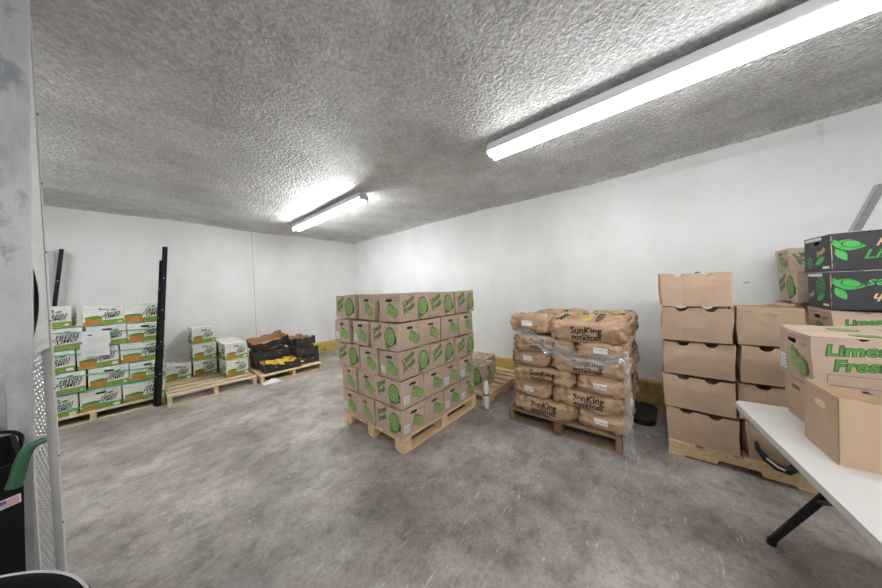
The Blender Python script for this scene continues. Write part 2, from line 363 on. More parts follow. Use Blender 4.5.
def _carton(kind, big_print, var=0, w=.291, l=.391, h=.262, sticker=False, lid=True, root_name='lime_carton'):
    root = empty(root_name)
    mb = MB(); face = {'lime': kraft, 'white': wboard, 'black': bboard, 'plain': kraft2}[kind]
    inn = krafti if kind != 'white' else krafti
    hu = slot(w/2, h*.8, .085, .026)
    # ends at -y and +y, sides at -x and +x
    n_t = (l*.3, l*.7) if kind in ('lime', 'plain', 'black') else (l*.5,)
    n_b = (l*.3, l*.7) if kind == 'lime' else ()
    rr_ = .016 if kind != 'plain' else .036
    hw, hl = w/2, l/2
    faces = {}
    mb.plate((-hw, -hl, 0), (1, 0, 0), (0, 0, 1), (0, TH, 0), [(0, 0), (w, 0), (w, h), (0, h)], [hu], face, inn, inn)
    faces['e0'] = Face(mb, (-hw, -hl, 0), (1, 0, 0), (0, 0, 1), (0, -1, 0))
    mb.plate((hw, hl, 0), (-1, 0, 0), (0, 0, 1), (0, -TH, 0), [(0, 0), (w, 0), (w, h), (0, h)], [hu], face, inn, inn)
    faces['e1'] = Face(mb, (hw, hl, 0), (-1, 0, 0), (0, 0, 1), (0, 1, 0))
    o = notched(l, h, n_t, n_b, rr_, .015 if kind != 'plain' else .032)
    mb.plate((-hw, hl, 0), (0, -1, 0), (0, 0, 1), (TH, 0, 0), o, [], face, inn, inn)
    faces['s0'] = Face(mb, (-hw, hl, 0), (0, -1, 0), (0, 0, 1), (-1, 0, 0))
    mb.plate((hw, -hl, 0), (0, 1, 0), (0, 0, 1), (-TH, 0, 0), o, [], face, inn, inn)
    faces['s1'] = Face(mb, (hw, -hl, 0), (0, 1, 0), (0, 0, 1), (1, 0, 0))
    mb.box(-hw+TH, hw-TH, -hl+TH, hl-TH, .001, .005, inn)
    if kind == 'lime':
        for k in ('s0', 's1'):
            F = faces[k]
            for bd, dv in (('Limes', .67), ('Fresh', .47)):
                u0 = l*(.27 if not big_print else .25)+(0 if bd == 'Limes' else .012); v0 = h*dv-(.02 if bd == 'Fresh' else 0); tq, trot = ((.074, .1) if l > .43 else (.058, .16)) if big_print else (.074, .55)
                F.text(bd, u0, v0, tq, greend, 1, rot=trot, off=.06, wx=.92)
                F.text(bd, u0, v0, tq, greenm if not big_print else bigink, 3, rot=trot, off=.015, wx=.92)
            F.leaf(l*.68, h*.24, .13, .04, .9, greenm, 1); F.leaf(l*.87, h*.42, .12, .04, -1.1, greend, 1)
            F.lime(l*.75, h*.5, .072, 2, ey=1.35)
            F.frame(l*.08, l*.42, h*.1, h*.3, .002, inkb)
        for k in ('e0', 'e1'):
            F = faces[k]
            F.rect(w*.1, w*.9, h*.9, h*.91, inkb); F.rect(w*.72, w*.92, h*.79, h*.8, inkb); F.rect(w*.72, w*.9, h*.76, h*.77, inkb)
            F.leaf(w*.52, h*.6, .08, .016, 1.2, greenm, 1); F.leaf(w*.66, h*.58, .08, .016, -.6, greenm, 1)
            F.lime(w*.57, h*.43, .044, 2, a=greenm, b=limel, c=limeg); F.lime(w*.77, h*.34, .05, 7, a=greenm, b=limel, c=limeg)
            F.frame(w*.07, w*.46, h*.08, h*.3, .0015, inkb)
    elif kind == 'white':
        for k, ww in (('e0', w), ('e1', w), ('s0', l), ('s1', l)):
            F = faces[k]; e = k[0] == 'e'
            F.poly([(0, .004), (ww, .004), (ww, h*.27), (ww*.55, h*.24), (0, h*.17)], grass, 1)
            F.poly([(ww*.06, h*.07), (ww*.42, h*.07), (ww*.45, h*.33), (ww*.04, h*.33)], orange, 2)
            F.poly([(ww*.03, h*.33), (ww*.47, h*.33), (ww*.45, h*.42), (ww*.34, h*.46), (ww*.2, h*.45), (ww*.06, h*.41)], pgreen, 3)
            q = .042 if e else .054
            for i, bd in enumerate(('FRESH', 'GREEN', 'LIMES')):
                F.text(bd, ww*(.69 if not e else .66)+[.012, 0, .008][i], h*(.58 if not e else .53)-i*q*.62, q, black_ink, 2+i, rot=.17, shear=.3, off=.015, wx=1.12)
            F.leaf(ww*.72, h*(.83 if not e else .74), .06, .012, .2, pgreen, 2); F.leaf(ww*.6, h*.8 if not e else h*.7, .04, .008, .3, grass, 2)
            F.rect(ww*.12, ww*.9, h*.925, h*.935, greyink)
            F.rect(ww*.06, ww*.22, h*.78, h*.8, greyink); F.rect(ww*.76, ww*.9, h*.84, h*.86, greyink)
    elif kind == 'black':
        for k in ('s0', 's1'):
            F = faces[k]
            fl = big_print
            F.leaf(l*.14, h*.66, .13, .035, -.25, bgreen, 1); F.leaf(l*.08, h*.42, .09, .02, -1.1, bgreen, 1); F.leaf(l*.05, h*.7, .07, .014, -1.2, bgreen, 1)
            F.disc(l*.165, h*.68, .04, greend, 2, ey=.6, rot=-.3); F.disc(l*.165, h*.68, .034, bgreen, 3, ey=.6, rot=-.3)
            if not fl:
                F.text('Fresh', l*.49, h*.6, .062, gold, 3, rot=.04, off=.02, shear=.4); F.text('Limes', l*.45, h*.3, .08, bgreen, 3, rot=.06, off=.012, shear=.4)
            else:
                F.text('Fresh', l*.5, h*.42, .068, gold, 3, rot=pi+.04, off=.02, shear=.4); F.text('Limes', l*.5, h*.78, .08, bgreen, 3, rot=pi+.04, off=.012, shear=.4)
        for k in ('e0', 'e1'):
            F = faces[k]
            F.rect(w*.05, w*.7, h*.88, h*.96, wpaper, 1)
            F.text('Fresh', w*(.68 if not big_print else .22), h*(.48 if not big_print else .3), .05, gold, 2, rot=.35, off=.02); F.lime(w*(.24 if not big_print else .62), h*(.27 if not big_print else .62), .042 if not big_print else .068, 1, a=bgreen, b=bboard, c=bgreen)
            F.leaf(w*.62, h*.3, .14, .022, .35, bgreen, 1); F.rect(w*.7, w*.93, h*.08, h*.14, wpaper, 1)
        for q in (-1, 1): mb.box(-hw-.0015, hw+.0015, q*hl-.002, q*hl+.002, h-.003, h, wpaper)
        for q in (-1, 1): mb.box(q*hw-.002, q*hw+.002, -hl, hl, h-.003, h-.0, wpaper)
    else:
        for k in ('s0', 's1'):
            F = faces[k]; F.rect(l*.34, l*.342, h*.02, h*.9, inkb)
    wf = warp(var, w, l, h, {'lime': 1.2, 'plain': 1.3, 'white': .6, 'black': .3}[kind])
    gx = [w*q for q in (-.25, 0, .25)]; gy = [l*q for q in (-.34, -.17, 0, .17, .34)]; gz = [h*q for q in (.2, .4, .6, .8)]
    cut(mb, gx, gy, gz); mb.deform(wf); mb.build('carton_body', root)
    if lid:
        for q in (-1, 1):
            fl = MB(); hf = h-(.045 if kind == 'plain' else 0); x0, x1 = sorted((q*(hw-TH), q*.003))
            fl.plate((x0, -hl+TH, hf-.001), (1, 0, 0), (0, 1, 0), (0, 0, -.003), notched(x1-x0, l-2*TH), [slot((x1-x0)/2, l*.3, .03, .03), slot((x1-x0)/2, l*.66, .03, .03)], face, inn, inn)
            if kind == 'lime':
                F = Face(fl, (x0, -hl, hf-.001), (1, 0, 0), (0, 1, 0), (0, 0, 1)); F.leaf(.075, l*.3, .12, .03, 1, greenm, 1); F.lime(.075, l*.62, .045, 1)
            cut(fl, gx, gy, []); fl.deform(wf); fl.build('lid_flap', root)
    if sticker:
        st = MB()
        for k in (('e0',) if sticker is True else sticker):
            O = faces[k]; F = Face(st, O.O, O.U, O.V, O.n); ww = w if k[0] == 'e' else l
            F.rect(ww*.08, ww*.32, h*.12, h*.42, wpaper, 4)
            for i in range(4): F.rect(ww*.1, ww*.3, h*(.16+.06*i), h*(.18+.06*i), greyink, 5)
        cut(st, gx, gy, gz); st.deform(wf); o = st.build('label_sticker', root); o['label'] = 'white shipping label'
    return root

# ------------------------------------------------------------ pallets
def pallet(L_, D_, boards=7, style='stringer', wm=wood, h=.14, name='wooden_pallet', thin=.018, centre_mat=None, long_axis=True, gap=.045, bottom=True, notch=True):
    """deck boards run along local x (length L_), stringers along y (depth D_); origin at centre, z=0"""
    root = empty(name); bw = (D_-gap*(boards-1))/boards
    for i in range(boards):
        y = -D_/2+i*(bw+gap); b_ = MB(); j = random.uniform(-.003, .003)
        b_.box(-L_/2+j, L_/2+j, y, y+bw, h-thin, h, wm, .002); b_.build('deck_board', root)
    zb = .016 if bottom else 0
    for k, x in enumerate((-L_/2, -.025, L_/2-.05)):
        mt = centre_mat if (centre_mat and k == 1) else wm
        if style == 'stringer':
            b_ = MB(); hh = h-thin-zb; o = [(0, 0)]
            if notch:
                for c0 in (.28, .72):
                    o += [(D_*c0-.12, 0), (D_*c0-.105, .035), (D_*c0+.105, .035), (D_*c0+.12, 0)]
            o += [(D_, 0), (D_, hh), (0, hh)]
            b_.plate((x, -D_/2, zb), (0, 1, 0), (0, 0, 1), (.05, 0, 0), o, [], mt); b_.build('stringer', root)
        else:
            xx = (x, x-.045, x-.05)[k]
            for y in (-D_/2, -.06, D_/2-.12):
                b_ = MB(); b_.box(xx, xx+.1, y, y+.12, zb, h-thin-.018, mt, .002); b_.build('block', root)
            b_ = MB(); b_.box(xx, xx+.1, -D_/2, D_/2, h-thin-.018, h-thin-.0005, mt, .002); b_.build('stringer_board', root)
    if bottom:
        for y in (-D_/2, -.05, D_/2-.1):
            b_ = MB(); b_.box(-L_/2, L_/2, y, y+.1, 0, .0155, wm, .002); b_.build('bottom_board', root)
    return root

# ------------------------------------------------------------ SETTING
def quad(name, pts, mt):
    b_ = MB(); b_.add(pts, [(0, 1, 2, 3)], mt); return struct(b_.build(name))
XR, YB, ZC = 4.087, 6.615, 2.935
def slab(name, x0, x1, y0, y1, z0, z1, mt, ax=False):
    b_ = MB(); b_.box(x0, x1, y0, y1, z0, z1, mt); return struct(b_.build(name))
slab('floor', -2.7, XR+.1, -3.3, YB+.1, -.1, 0, floorm)
slab('wall_right', XR, XR+.1, -3.3, YB+.1, 0, ZC+.1, wallm)
slab('wall_back', -2.7, XR, YB, YB+.1, 0, ZC+.1, wallm)
slab('wall_left', -2.8, -2.7, 2.0, YB+.1, 0, ZC+.1, wallm)
slab('wall_partition', -2.7, -.62, 2.0, 2.4, 0, ZC+.1, wallm)
slab('wall_side', -1.5, -1.4, -3.3, 2.0, 0, ZC+.1, wallm)
slab('wall_near', -1.4, XR, -3.4, -3.3, 0, ZC+.1, wallm)
# ceiling of sprayed foam, thickened into a cove against the walls
cb = MB(); nx, ny = 200, 290; vs = []
for j in range(ny+1):
    for i in range(nx+1):
        x = -2.7+(XR+2.7)*i/nx; y = -3.3+(YB+3.3)*j/ny
        p = Vector((x, y, 0))
        z = ZC-.007*noise.noise(p*15)-.006*noise.noise(p*29+Vector((3, 1, 5)))-.012*noise.noise(p*1.3)
        dw = min(XR-x, YB-y); z -= .05*max(0, 1-dw/.12)**2+.02*noise.noise(Vector((y*.9, x*.9, 4)))*max(0, 1-dw/.4)
        if XR-x < .6:
            z += (.035*max(0, min(1, (0.2-y)/1.5)) - .03*math.exp(-((y-1.2)/.9)**2))*(1-(XR-x)/.6)
        vs.append((x, y, z))
fs = [(j*(nx+1)+i, (j+1)*(nx+1)+i, (j+1)*(nx+1)+i+1, j*(nx+1)+i+1) for j in range(ny) for i in range(nx)]
cb.add(vs, fs, ceilm, True)
cb.box(-2.8, XR+.1, -3.4, YB+.1, ZC+.09, ZC+.2, ceilm); struct(cb.build('ceiling'))
for nm, a in (('trim_1', (XR-.1, XR, -3.3, YB, 0, .275)), ('trim_2', (-2.7, XR-.1, YB-.1, YB, 0, .275))):
    b_ = MB(); b_.box(*a, kerbm, .008); struct(b_.build(nm))
# panel seams and hooks on the walls
for i, x in enumerate((1.66,)):
    b_ = MB(); b_.box(x-.004, x+.004, YB-.003, YB, .3, ZC-.06, mat('seam', srgb(176, 178, 178))); struct(b_.build('trim_3'))

# door frame at the left of the photograph
dr = struct(empty('door_1', (0, 0, 0)))
b_ = MB(); b_.add([(-.62, 2.0, 0), (-.318, 2.0, 0), (-.235, 2.0, ZC), (-.62, 2.0, ZC), (-.62, 2.03, 0), (-.318, 2.03, 0), (-.235, 2.03, ZC), (-.62, 2.03, ZC)],
      [(0, 1, 2, 3), (7, 6, 5, 4), (1, 5, 6, 2), (0, 3, 7, 4), (0, 4, 5, 1), (3, 2, 6, 7)], jambm)
for z in (.5, 1.0, 1.5, 2.0, 2.5): b_.box(-.36, -.352, 1.995, 2.0, z, z+.008, metalb)
b_.build('frame_panel', dr)
b_ = MB(); b_.box(-.62, -.325, 2.03, 2.4, 0, ZC, metalb); b_.build('frame_core', dr)  # core coloured dark so gaps beside the jamb sheet look shaded
def tread(x, y0, y1, z0, z1, nrm_axis, name, mt):
    b_ = MB()
    if nrm_axis == 'x': b_.box(x-.004, x, y0, y1, z0, z1, mt)
    else: b_.box(y0, y1, x, x+.004, z0, z1, mt)
    s = .026; n1 = int((y1-y0)/s); n2 = int((z1-z0)/s)
    for i in range(n1):
        for j in range(n2):
            cy_, cz = y0+(i+.5)*s, z0+(j+.5)*s; a = .8 if (i+j) % 2 else -.8; l_, w_ = .0135, .0055
            P = [(-l_, 0, 0), (0, w_, 0), (l_, 0, 0), (0, -w_, 0), (0, 0, .0045)]
            Q = []
            for p, q, o in P:
                yy, zz = cy_+p*cos(a)-q*sin(a), cz+p*sin(a)+q*cos(a)
                Q.append((x+.0002+o, yy, zz) if nrm_axis == 'x' else (yy, x-.0002-o, zz))
            b_.add(Q, [(0, 1, 4), (1, 2, 4), (2, 3, 4), (3, 0, 4)] if nrm_axis == 'x' else [(4, 1, 0), (4, 2, 1), (4, 3, 2), (4, 0, 3)], mt)
    return b_.build(name, dr)
tread(-.308, 2.01, 2.375, .02, 1.27, 'x', 'diamond_plate', alum)
tread(1.995, -.62, -.345, .05, 1.22, 'y', 'diamond_plate', alum)
b_ = MB()
b_.box(-.325, -.282, 2.382, 2.4, 0, ZC, wtrim)
b_.build('edge_strip', dr)
b_ = MB(); b_.box(-.3, -.283, 2.42, 2.44, 0, 1.76, wtrim, .003); b_.build('stop_strip', dr)
b_ = MB()
for i, z in enumerate((.35, .7, 1.05, 1.4, 1.75, 2.1, 2.45)):
    b_.box(-.282, -.279, 2.386, 2.394, z, z+.008, metalb)
b_.build('screws', dr)
# bowed sheet edges leaving slots, shaded by the core's dark colour, as on the worn jamb
b_ = MB()
for z0, z1, bow in ((1.27, 1.78, .034), (1.78, 2.2, .018), (2.2, ZC, .01)):
    pts = [(z0+(z1-z0)*i/10, bow*sin(pi*i/10)) for i in range(11)]
    for (za, oa), (zb_, ob) in zip(pts, pts[1:]):
        b_.add([(-.300+oa, 2.06, za), (-.286, 2.378, za), (-.286, 2.378, zb_), (-.300+ob, 2.06, zb_)], [(0, 1, 2, 3)], wtrim)
b_.build('jamb_sheet', dr)
b_ = MB(); b_.box(-.312, -.296, 2.005, 2.03, 0, ZC, wtrim); b_.build('corner_strip', dr)

# ------------------------------------------------------------ ceiling lights
def strip_light(x, y0, y1, zt, label, which):
    tube = tubes[which]
    t = tag(empty('strip_light', (x, (y0+y1)/2, zt)), label, 'ceiling light'); h2 = (y1-y0)/2
    b_ = MB(); w = .072
    o = [(-w, .03), (-w, .045), (-.055, .105), (.055, .105), (w, .045), (w, .03), (w-.004, .026), (-w+.004, .026)]
    b_.plate((0, -h2, .0), (1, 0, 0), (0, 0, 1), (0, 2*h2, 0), o, [], housing); b_.build('housing', t)
    for s in (-1, 1):
        b_ = MB(); b_.tube([(s*.046, -h2+.02, -.006), (s*.046, h2-.02, -.006)], .019, tube, 16); tb = b_.build('lamp_tube', t)
        for e in (-1, 1):
            c_ = MB(); c_.box(s*.046-.013, s*.046+.013, e*(h2-.012)-.008, e*(h2-.012)+.008, -.026, .028, housing, .003); c_.build('lamp_holder', tb)
    for e in (-1, 1):
        b_ = MB(); b_.box(-w, w, min(e*h2, e*(h2+.012)), max(e*h2, e*(h2+.012)), .0, .06, housing, .003); b_.build('end_cap', t)
    return t
strip_light(2.33, -1.19, 1.25, 2.79, 'long white fluorescent strip light, the nearer one, running out of the picture at top right', 'near')
strip_light(2.13, 3.15, 5.52, 2.79, 'white fluorescent strip light glowing at the far end of the rough ceiling', 'far')
strip_light(-.2, -2.6, -.2, 2.77, 'added fill strip light, unseen behind the camera position', 'rear_fill')  # unseen strip added behind the camera to lift the overall light

strip_light(-1.5, 2.9, 5.3, 2.79, 'added fill strip light, unseen over the part of the room hidden by the door frame', 'left')  # unseen strip added to brighten the back of the room

# ------------------------------------------------------------ CENTRE PALLET of lime cartons
p = pallet(1.22, 1.0, 7, 'block'); put(p, (2.135, 2.295, 0), 0, 'light wooden block pallet carrying the tall stack of brown lime cartons', 'pallet')
H0 = .1405; PITCH = .266
LW = ['bottom', 'second-lowest', 'middle', 'second-highest', 'top']
def lc(var, st): return get(('lime', var, st), lambda: carton('lime', var, sticker=(('e0',) if st else False)))
def place_lime(x, y, lay, rz, label, amp=1):
    rn = random.Random(int(x*1000)+lay*77+int(y*100)); fx = (1.0, 1.0, 1.0, 1.045, 1.06)[lay]; fy = (1.03, 1.03, 1.11, 1.13, 1.17)[lay]
    x = X0+(x-X0)*fx-(.008, .0, .0, .02, .0)[lay]; y = Y0+(y-Y0)*fy-(.0, .0, .012, .0, .012)[lay]
    o = lc(rn.randint(0, 5), rn.random() < .5)
    jx, jy = ((.003, .012) if (y < Y0+.3 and (lay in (2, 4) or x > X0+.3)) else (.010, .003))
    if lay < 2: jx, jy = jx*.6, jy*.6
    put(o, (x+rn.uniform(-jx, jx), y+rn.uniform(-jy, jy), H0+lay*PITCH), rz+rn.uniform(-.035, .035)*amp*(.4 if lay < 2 else 1), label, 'carton', sc=(1, 1, 1) if lay < 2 else (1.02, 1.02, 1), rx=rn.uniform(-.008, .008), ry=rn.uniform(-.01, .01))
X0, X1, Y0, Y1 = 1.525, 2.735, 1.795, 2.795
for lay in range(5):
    nm = LW[lay]; B = lay in (2, 4)
    if not B:
        for k, wd in enumerate(('at the near corner', 'second from near corner on the right face', 'third from near corner on the right face', 'right end of the right face')):
            place_lime(X0+.152+.303*k, Y0+.2, lay, 0, 'brown lime carton in the %s layer, %s' % (nm, wd))
        for k, wd in enumerate(('in the middle of the left face', 'at the left end of the left face')):
            place_lime(X0+.2, Y0+.404+.15+.3*k, lay, -pi/2, 'brown lime carton in the %s layer, %s' % (nm, wd))
    else:
        for k, wd in enumerate(('lime circle on its long side, near corner', 'middle of the right face', 'right end of the right face')):
            place_lime(X0+.2+.404*k, Y0+.15, lay, -pi/2, 'brown lime carton in the %s layer, %s' % (nm, wd), 1.6)
        place_lime(X0+.2, Y0+.454, lay, -pi/2, 'brown lime carton in the %s layer, middle of the left face' % nm)
        place_lime(X0+.152, Y0+.606+.2, lay, pi, 'brown lime carton in the %s layer, left end of the left face' % nm, 1.8)
        if lay == 4:
            place_lime(X0+.604, Y0+.454, lay, pi/2, 'brown lime carton on top, directly behind the near corner carton')
            place_lime(X0+1.008, Y0+.454, lay, pi/2, 'brown lime carton on top, behind the middle of the right face')
            for k, wd in enumerate(('left', 'middle', 'right')):
                place_lime(X0+.455+.303*k, Y0+.606+.2, lay, pi, 'brown lime carton in the far row of the top layer, %s one' % wd)

# ------------------------------------------------------------ RIGHT-OF-CENTRE PALLET with two lime cartons
p = pallet(1.05, 1.15, 7, 'stringer', wood, gap=.06); put(p, (3.36, 2.2, 0), pi/2, 'half-empty wooden pallet along the right wall, behind the tall lime carton stack', 'pallet')
o = lc(0, False); put(o, (3.12, 2.0, .1405), .02, 'brown lime carton standing at the front of the half-empty pallet', 'carton', sc=(1.08, .9, 1.2))
o = lc(2, False); put(o, (3.47, 2.16, .1405), -.03, 'brown lime carton at the back of the half-empty pallet, next to its empty boards', 'carton', sc=(1.0, .9, 1.16))
# rolled white film by the pallet corner
t = tag(empty('film_roll', (2.765, 1.655, 0)), 'white crumpled plastic roll tied with a black band, standing between the centre pallets', 'plastic roll')
b_ = MB(); pr_ = [(.0, .001), (.03, .002), (.034, .02), (.03, .09), (.036, .13), (.03, .17), (.026, .175), (.034, .19), (.037, .26), (.03, .31), (.016, .34), (0, .345)]
b_.lathe(pr_, wpaper, 16); b_.deform(lambda v: v+Vector((.004*sin(v.z*60+v.y*90), .004*sin(v.z*45+v.x*100), 0))); b_.build('roll', t)
b_ = MB(); b_.lathe([(.034, .165), (.036, .166), (.036, .178), (.034, .179)], metalb, 16); b_.build('band', t)

# ------------------------------------------------------------ WHITE CARTONS on the left pallet
p = pallet(1.24, .93, 6, 'stringer', woodx, h=.12, notch=False); put(p, (-.385, 5.925, 0), 0, 'wooden pallet under the strapped wall of white cartons, left of the picture', 'pallet')
def wc(var): return get(('white', var), lambda: carton('white', var, .325, .393, .264, root_name='produce_carton'))
rows = ['bottom row', 'second-lowest row', 'middle row', 'second-highest row', 'top row']
Z0 = .1205; PW = .269
for lay in range(5):
    if lay % 2 == 0:
        its = [(.05, 1, 'right end'), (-.32, 0, 'second from the right'), (-.66, 0, 'left end by the door frame')]
    else:
        its = [(.085, 0, 'right end'), (-.25, 0, 'second from the right'), (-.625, 1, 'left end by the door frame')]
    for (x, longs, wd) in its:
        rn = random.Random(lay*10+int(x*100)); o = wc(rn.randint(0, 3))
        off = (.09 if (lay == 4 and x > -.5) else 0)+ (0 if lay != 4 or x > -.5 else .0)
        yy = 5.5+(.167 if longs else .202); rz = (-pi/2+pi if longs else 0)
        if lay == 4 and x < -.5: yy += .14; off = -.02
        if lay == 4 and x < 0 and x > -.5: off = .06
        if lay == 4 and x > 0: off = .035
        put(o, (x+off, yy+rn.uniform(-.004, .004), Z0+lay*PW), rz+rn.uniform(-.01, .01), 'white carton in the %s of the strapped stack, %s' % (rows[lay], wd), 'carton')
for k, (za, zb_) in enumerate(((1.135, 1.075), (.864, .815), (.60, .53), (.4, .36), (.2, .165))):
    b_ = MB()
    for (xa, ya, xb, yb, z1, z2) in ((-.84, 5.484, .262, 5.484, za+.02, zb_), (.262, 5.484, .262, 5.95, zb_, zb_), (-.84, 5.484, -.84, 5.95, za+.02, za+.02)):
        d = Vector((xb-xa, yb-ya, 0)).normalized(); n = Vector((d.y, -d.x, 0))*.0015
        P = [Vector((xa, ya, z1-.007)), Vector((xb, yb, z2-.007)), Vector((xb, yb, z2+.007)), Vector((xa, ya, z1+.007))]
        b_.add([q+n for q in P]+[q-n for q in P], [(0, 1, 2, 3), (7, 6, 5, 4), (0, 4, 5, 1), (3, 2, 6, 7), (1, 5, 6, 2), (0, 3, 7, 4)], strapg)
    tag(b_.build('packing_strap'), 'green packing strap across the %s of the white carton stack' % (['second-highest row', 'top edge of the middle row', 'middle row', 'second-lowest row', 'bottom row'][k]), 'strap')
t = tag(empty('packing_sheet', (-.335, 5.465, .815)), 'two white paper sheets hung on the front of the strapped white carton stack', 'paper sheet')
for z0, sk in ((.155, 0), (0, .012)):
    b_ = MB(); b_.plate((-.1-sk, 0, z0), (1, 0, .0), (0, 0, 1), (0, .002, 0), [(0, 0), (.22, -.01), (.215, .15), (-.005, .165)], [], wpaper)
    F = Face(b_, (-.1-sk, 0, z0), (1, 0, 0), (0, 0, 1), (0, -1, 0))
    if z0: F.disc(.06, .11, .02, black_ink, 1, ey=.4)
    for i in range(3): F.rect(.03, .17, .03+.02*i, .034+.02*i, greyink, 1)
    b_.build('sheet', t)
# black poles
def angle_pole(p0, p1, w, label, extra=None):
    t = tag(empty('metal_post', p0), label, 'post'); d = Vector(p1)-Vector(p0)
    b_ = MB()
    for (a, b2, c2, d2) in ((0, w, 0, .006), (0, .006, 0, w)):
        vs_ = [Vector((x, y, 0))+d*s for s in (0, 1) for y in (c2, d2) for x in (a, b2)]
        b_.add(vs_, [(0, 2, 3, 1), (4, 5, 7, 6), (0, 1, 5, 4), (2, 6, 7, 3), (0, 4, 6, 2), (1, 3, 7, 5)], metalb)
    b_.build('angle_bar', t)
    b_ = MB()
    for s in (.2, .4, .6, .8):
        q = d*s; b_.tube([q+Vector((w*.5, -.004, 0)), q+Vector((w*.5, .0, 0))], .006, galv, 8)
    b_.build('bolts', t); return t
angle_pole((.138, 5.392, 0), (.287, 5.392, 2.25), .052, 'tall black metal post leaning in front of the white carton stack')
angle_pole((.115, 5.452, 0), (.252, 5.452, 2.06), .03, 'shorter black post just behind the tall leaning one')
angle_pole((-.89, 6.43, 0), (-.66, 6.5, 2.27), .04, 'black metal post against the back wall, seen beside the door frame')
b_ = MB(); b_.add([(-1.1, 6.5, .0), (-.86, 6.5, .0), (-.7, 6.56, 2.24), (-1.0, 6.56, 2.26)]+[(-1.1, 6.51, .0), (-.86, 6.51, .0), (-.7, 6.57, 2.24), (-1.0, 6.57, 2.26)],
     [(0, 1, 2, 3), (7, 6, 5, 4), (0, 4, 5, 1), (3, 2, 6, 7), (1, 5, 6, 2), (0, 3, 7, 4)], galv)
tag(b_.build('metal_sheet'), 'grey metal sheet leaning on the back wall beside the far black post', 'sheet')

# ------------------------------------------------------------ PALLET 2
p = pallet(1.04, 1.2, 6, 'stringer', woodx, notch=False, gap=.085); put(p, (.775, 5.83, 0), -.02, 'weathered wooden pallet with six white cartons, right of the leaning black post', 'pallet')
for (x, y, lay, rz, lb) in ((.425, 6.32, 0, .03, 'single white carton on the left of the second pallet'),
    (.765, 6.30, 0, -.02, 'white carton at the bottom of the three-high column on the second pallet'),
    (.765, 6.30, 1, -.01, 'white carton in the middle of the three-high column on the second pallet'),
    (.755, 6.30, 2, .03, 'white carton on top of the three-high column on the second pallet'),
    (1.1, 5.78, 0, .04, 'lower white carton at the front right corner of the second pallet'),
    (1.09, 5.78, 1, .06, 'upper white carton at the front right corner of the second pallet'),
    (1.1, 6.24, 0, -.02, 'lower white carton behind the front right column of the second pallet'),
    (1.1, 6.24, 1, .05, 'upper white carton behind the front right column of the second pallet')):
    put(wc((lay+int(x*10)) % 4), (x, y, .1405+lay*.287), rz, lb, 'carton', sc=(.94, .98, 1.07))

# ------------------------------------------------------------ PALLET 3 with black trays
p = pallet(1.04, 1.05, 6, 'stringer', wood, h=.12, notch=False); put(p, (1.87, 5.72, 0), -.02, 'wooden pallet holding black produce trays near the back corner', 'pallet')
def tray(w=.6, d=.4, h=.16):
    root = empty('produce_tray'); t2 = .005
    def side(n, hh): # raised shoulders at the corners
        return [(0, 0), (n, 0), (n, hh), (n*.83, hh), (n*.76, hh*.8), (n*.62, hh*.8), (n*.57, hh*.92), (n*.43, hh*.92), (n*.38, hh*.8), (n*.24, hh*.8), (n*.17, hh), (0, hh)]
    b_ = MB(); li = MB()
    for (O, U, T, n) in (((-w/2, -d/2, 0), (1, 0, 0), (0, 1, 0), w), ((w/2, d/2, 0), (-1, 0, 0), (0, -1, 0), w), ((-w/2, d/2, 0), (0, -1, 0), (1, 0, 0), d), ((w/2, -d/2, 0), (0, 1, 0), (-1, 0, 0), d)):
        hs = [slot(n*.3, h*.5, .03, .022), slot(n*.7, h*.5, .03, .022)]
        b_.plate(O, U, (0, 0, 1), Vector(T)*t2, side(n, h), hs, trayb, trayb, trayi)
        O2 = Vector(O)+Vector(T)*(t2+.0006)+Vector(U)*.006
        li.plate(O2, U, (0, 0, 1), Vector(T)*.003, [(u_*(n-.012)/n, v_) for u_, v_ in side(n, h-.002)], [], trayi)
    b_.box(-w/2+.006, w/2-.006, -d/2+.006, d/2-.006, .001, .006, trayi)
    b_.build('tray_wall', root); li.build('liner', root); return root
T = lambda: get('tray', tray)
for (x, y, z, rz, rx, ry, lb) in (
    (1.735, 5.49, .1205, -.06, 0, 0, 'black produce tray full of yellow squash at the front of the tray pallet'),
    (1.72, 5.96, .1205, -.03, 0, 0, 'black tray at the bottom behind the tray of squash'),
    (1.70, 5.95, .2825, -.05, 0, 0, 'black tray on top of another, behind the tray of squash'),
    (1.70, 5.97, .525, .05, .2, -.17, 'empty tray tipped up showing its brown lining, on top of the left tray stack'),
    (2.22, 5.68, .1205, pi/2-.05, 0, 0, 'black tray at the bottom of the right tray stack'),
    (2.22, 5.68, .2825, pi/2-.08, 0, 0, 'empty black tray with brown lining in the middle of the right tray stack'),
    (2.20, 5.86, .4605, pi/2+.15, 0, 0.0, 'black tray on top of the right tray stack')):
    put(T(), (x, y, z), rz, lb, 'tray', rx=rx, ry=ry, sc=(1, 1, 1))
def squash():
    t = empty('yellow_squash'); b_ = MB()
    pr_ = [(0, 0), (.018, .006), (.03, .03), (.032, .055), (.024, .09), (.015, .12), (.012, .14), (0, .145)]
    b_.lathe(pr_, yellow, 14); b_.deform(lambda v: Vector((v.x+.6*v.z*v.z, v.y, v.z)))
    b_.build('squash_body', t); b_ = MB(); b_.tube([(.012, 0, .14), (.016, 0, .16)], .006, stemm, 8); b_.build('stem', t); return t
rn = random.Random(3)
k = 0
for gx in range(7):
    for gy in range(4):
        x = 1.735+(gx-3)*.076; y = 5.49+(gy-1.5)*.085
        o = get('sq', squash); hh = .19+(.03 if 1 <= gx <= 4 else 0)*rn.random()+.02*rn.random()
        put(o, (x+rn.uniform(-.01, .01), y, hh+.03), rn.uniform(-3, 3), 'yellow squash heaped in the black tray by the back wall', 'squash', 'squash in the black tray', ry=pi/2+rn.uniform(-.2, .2))
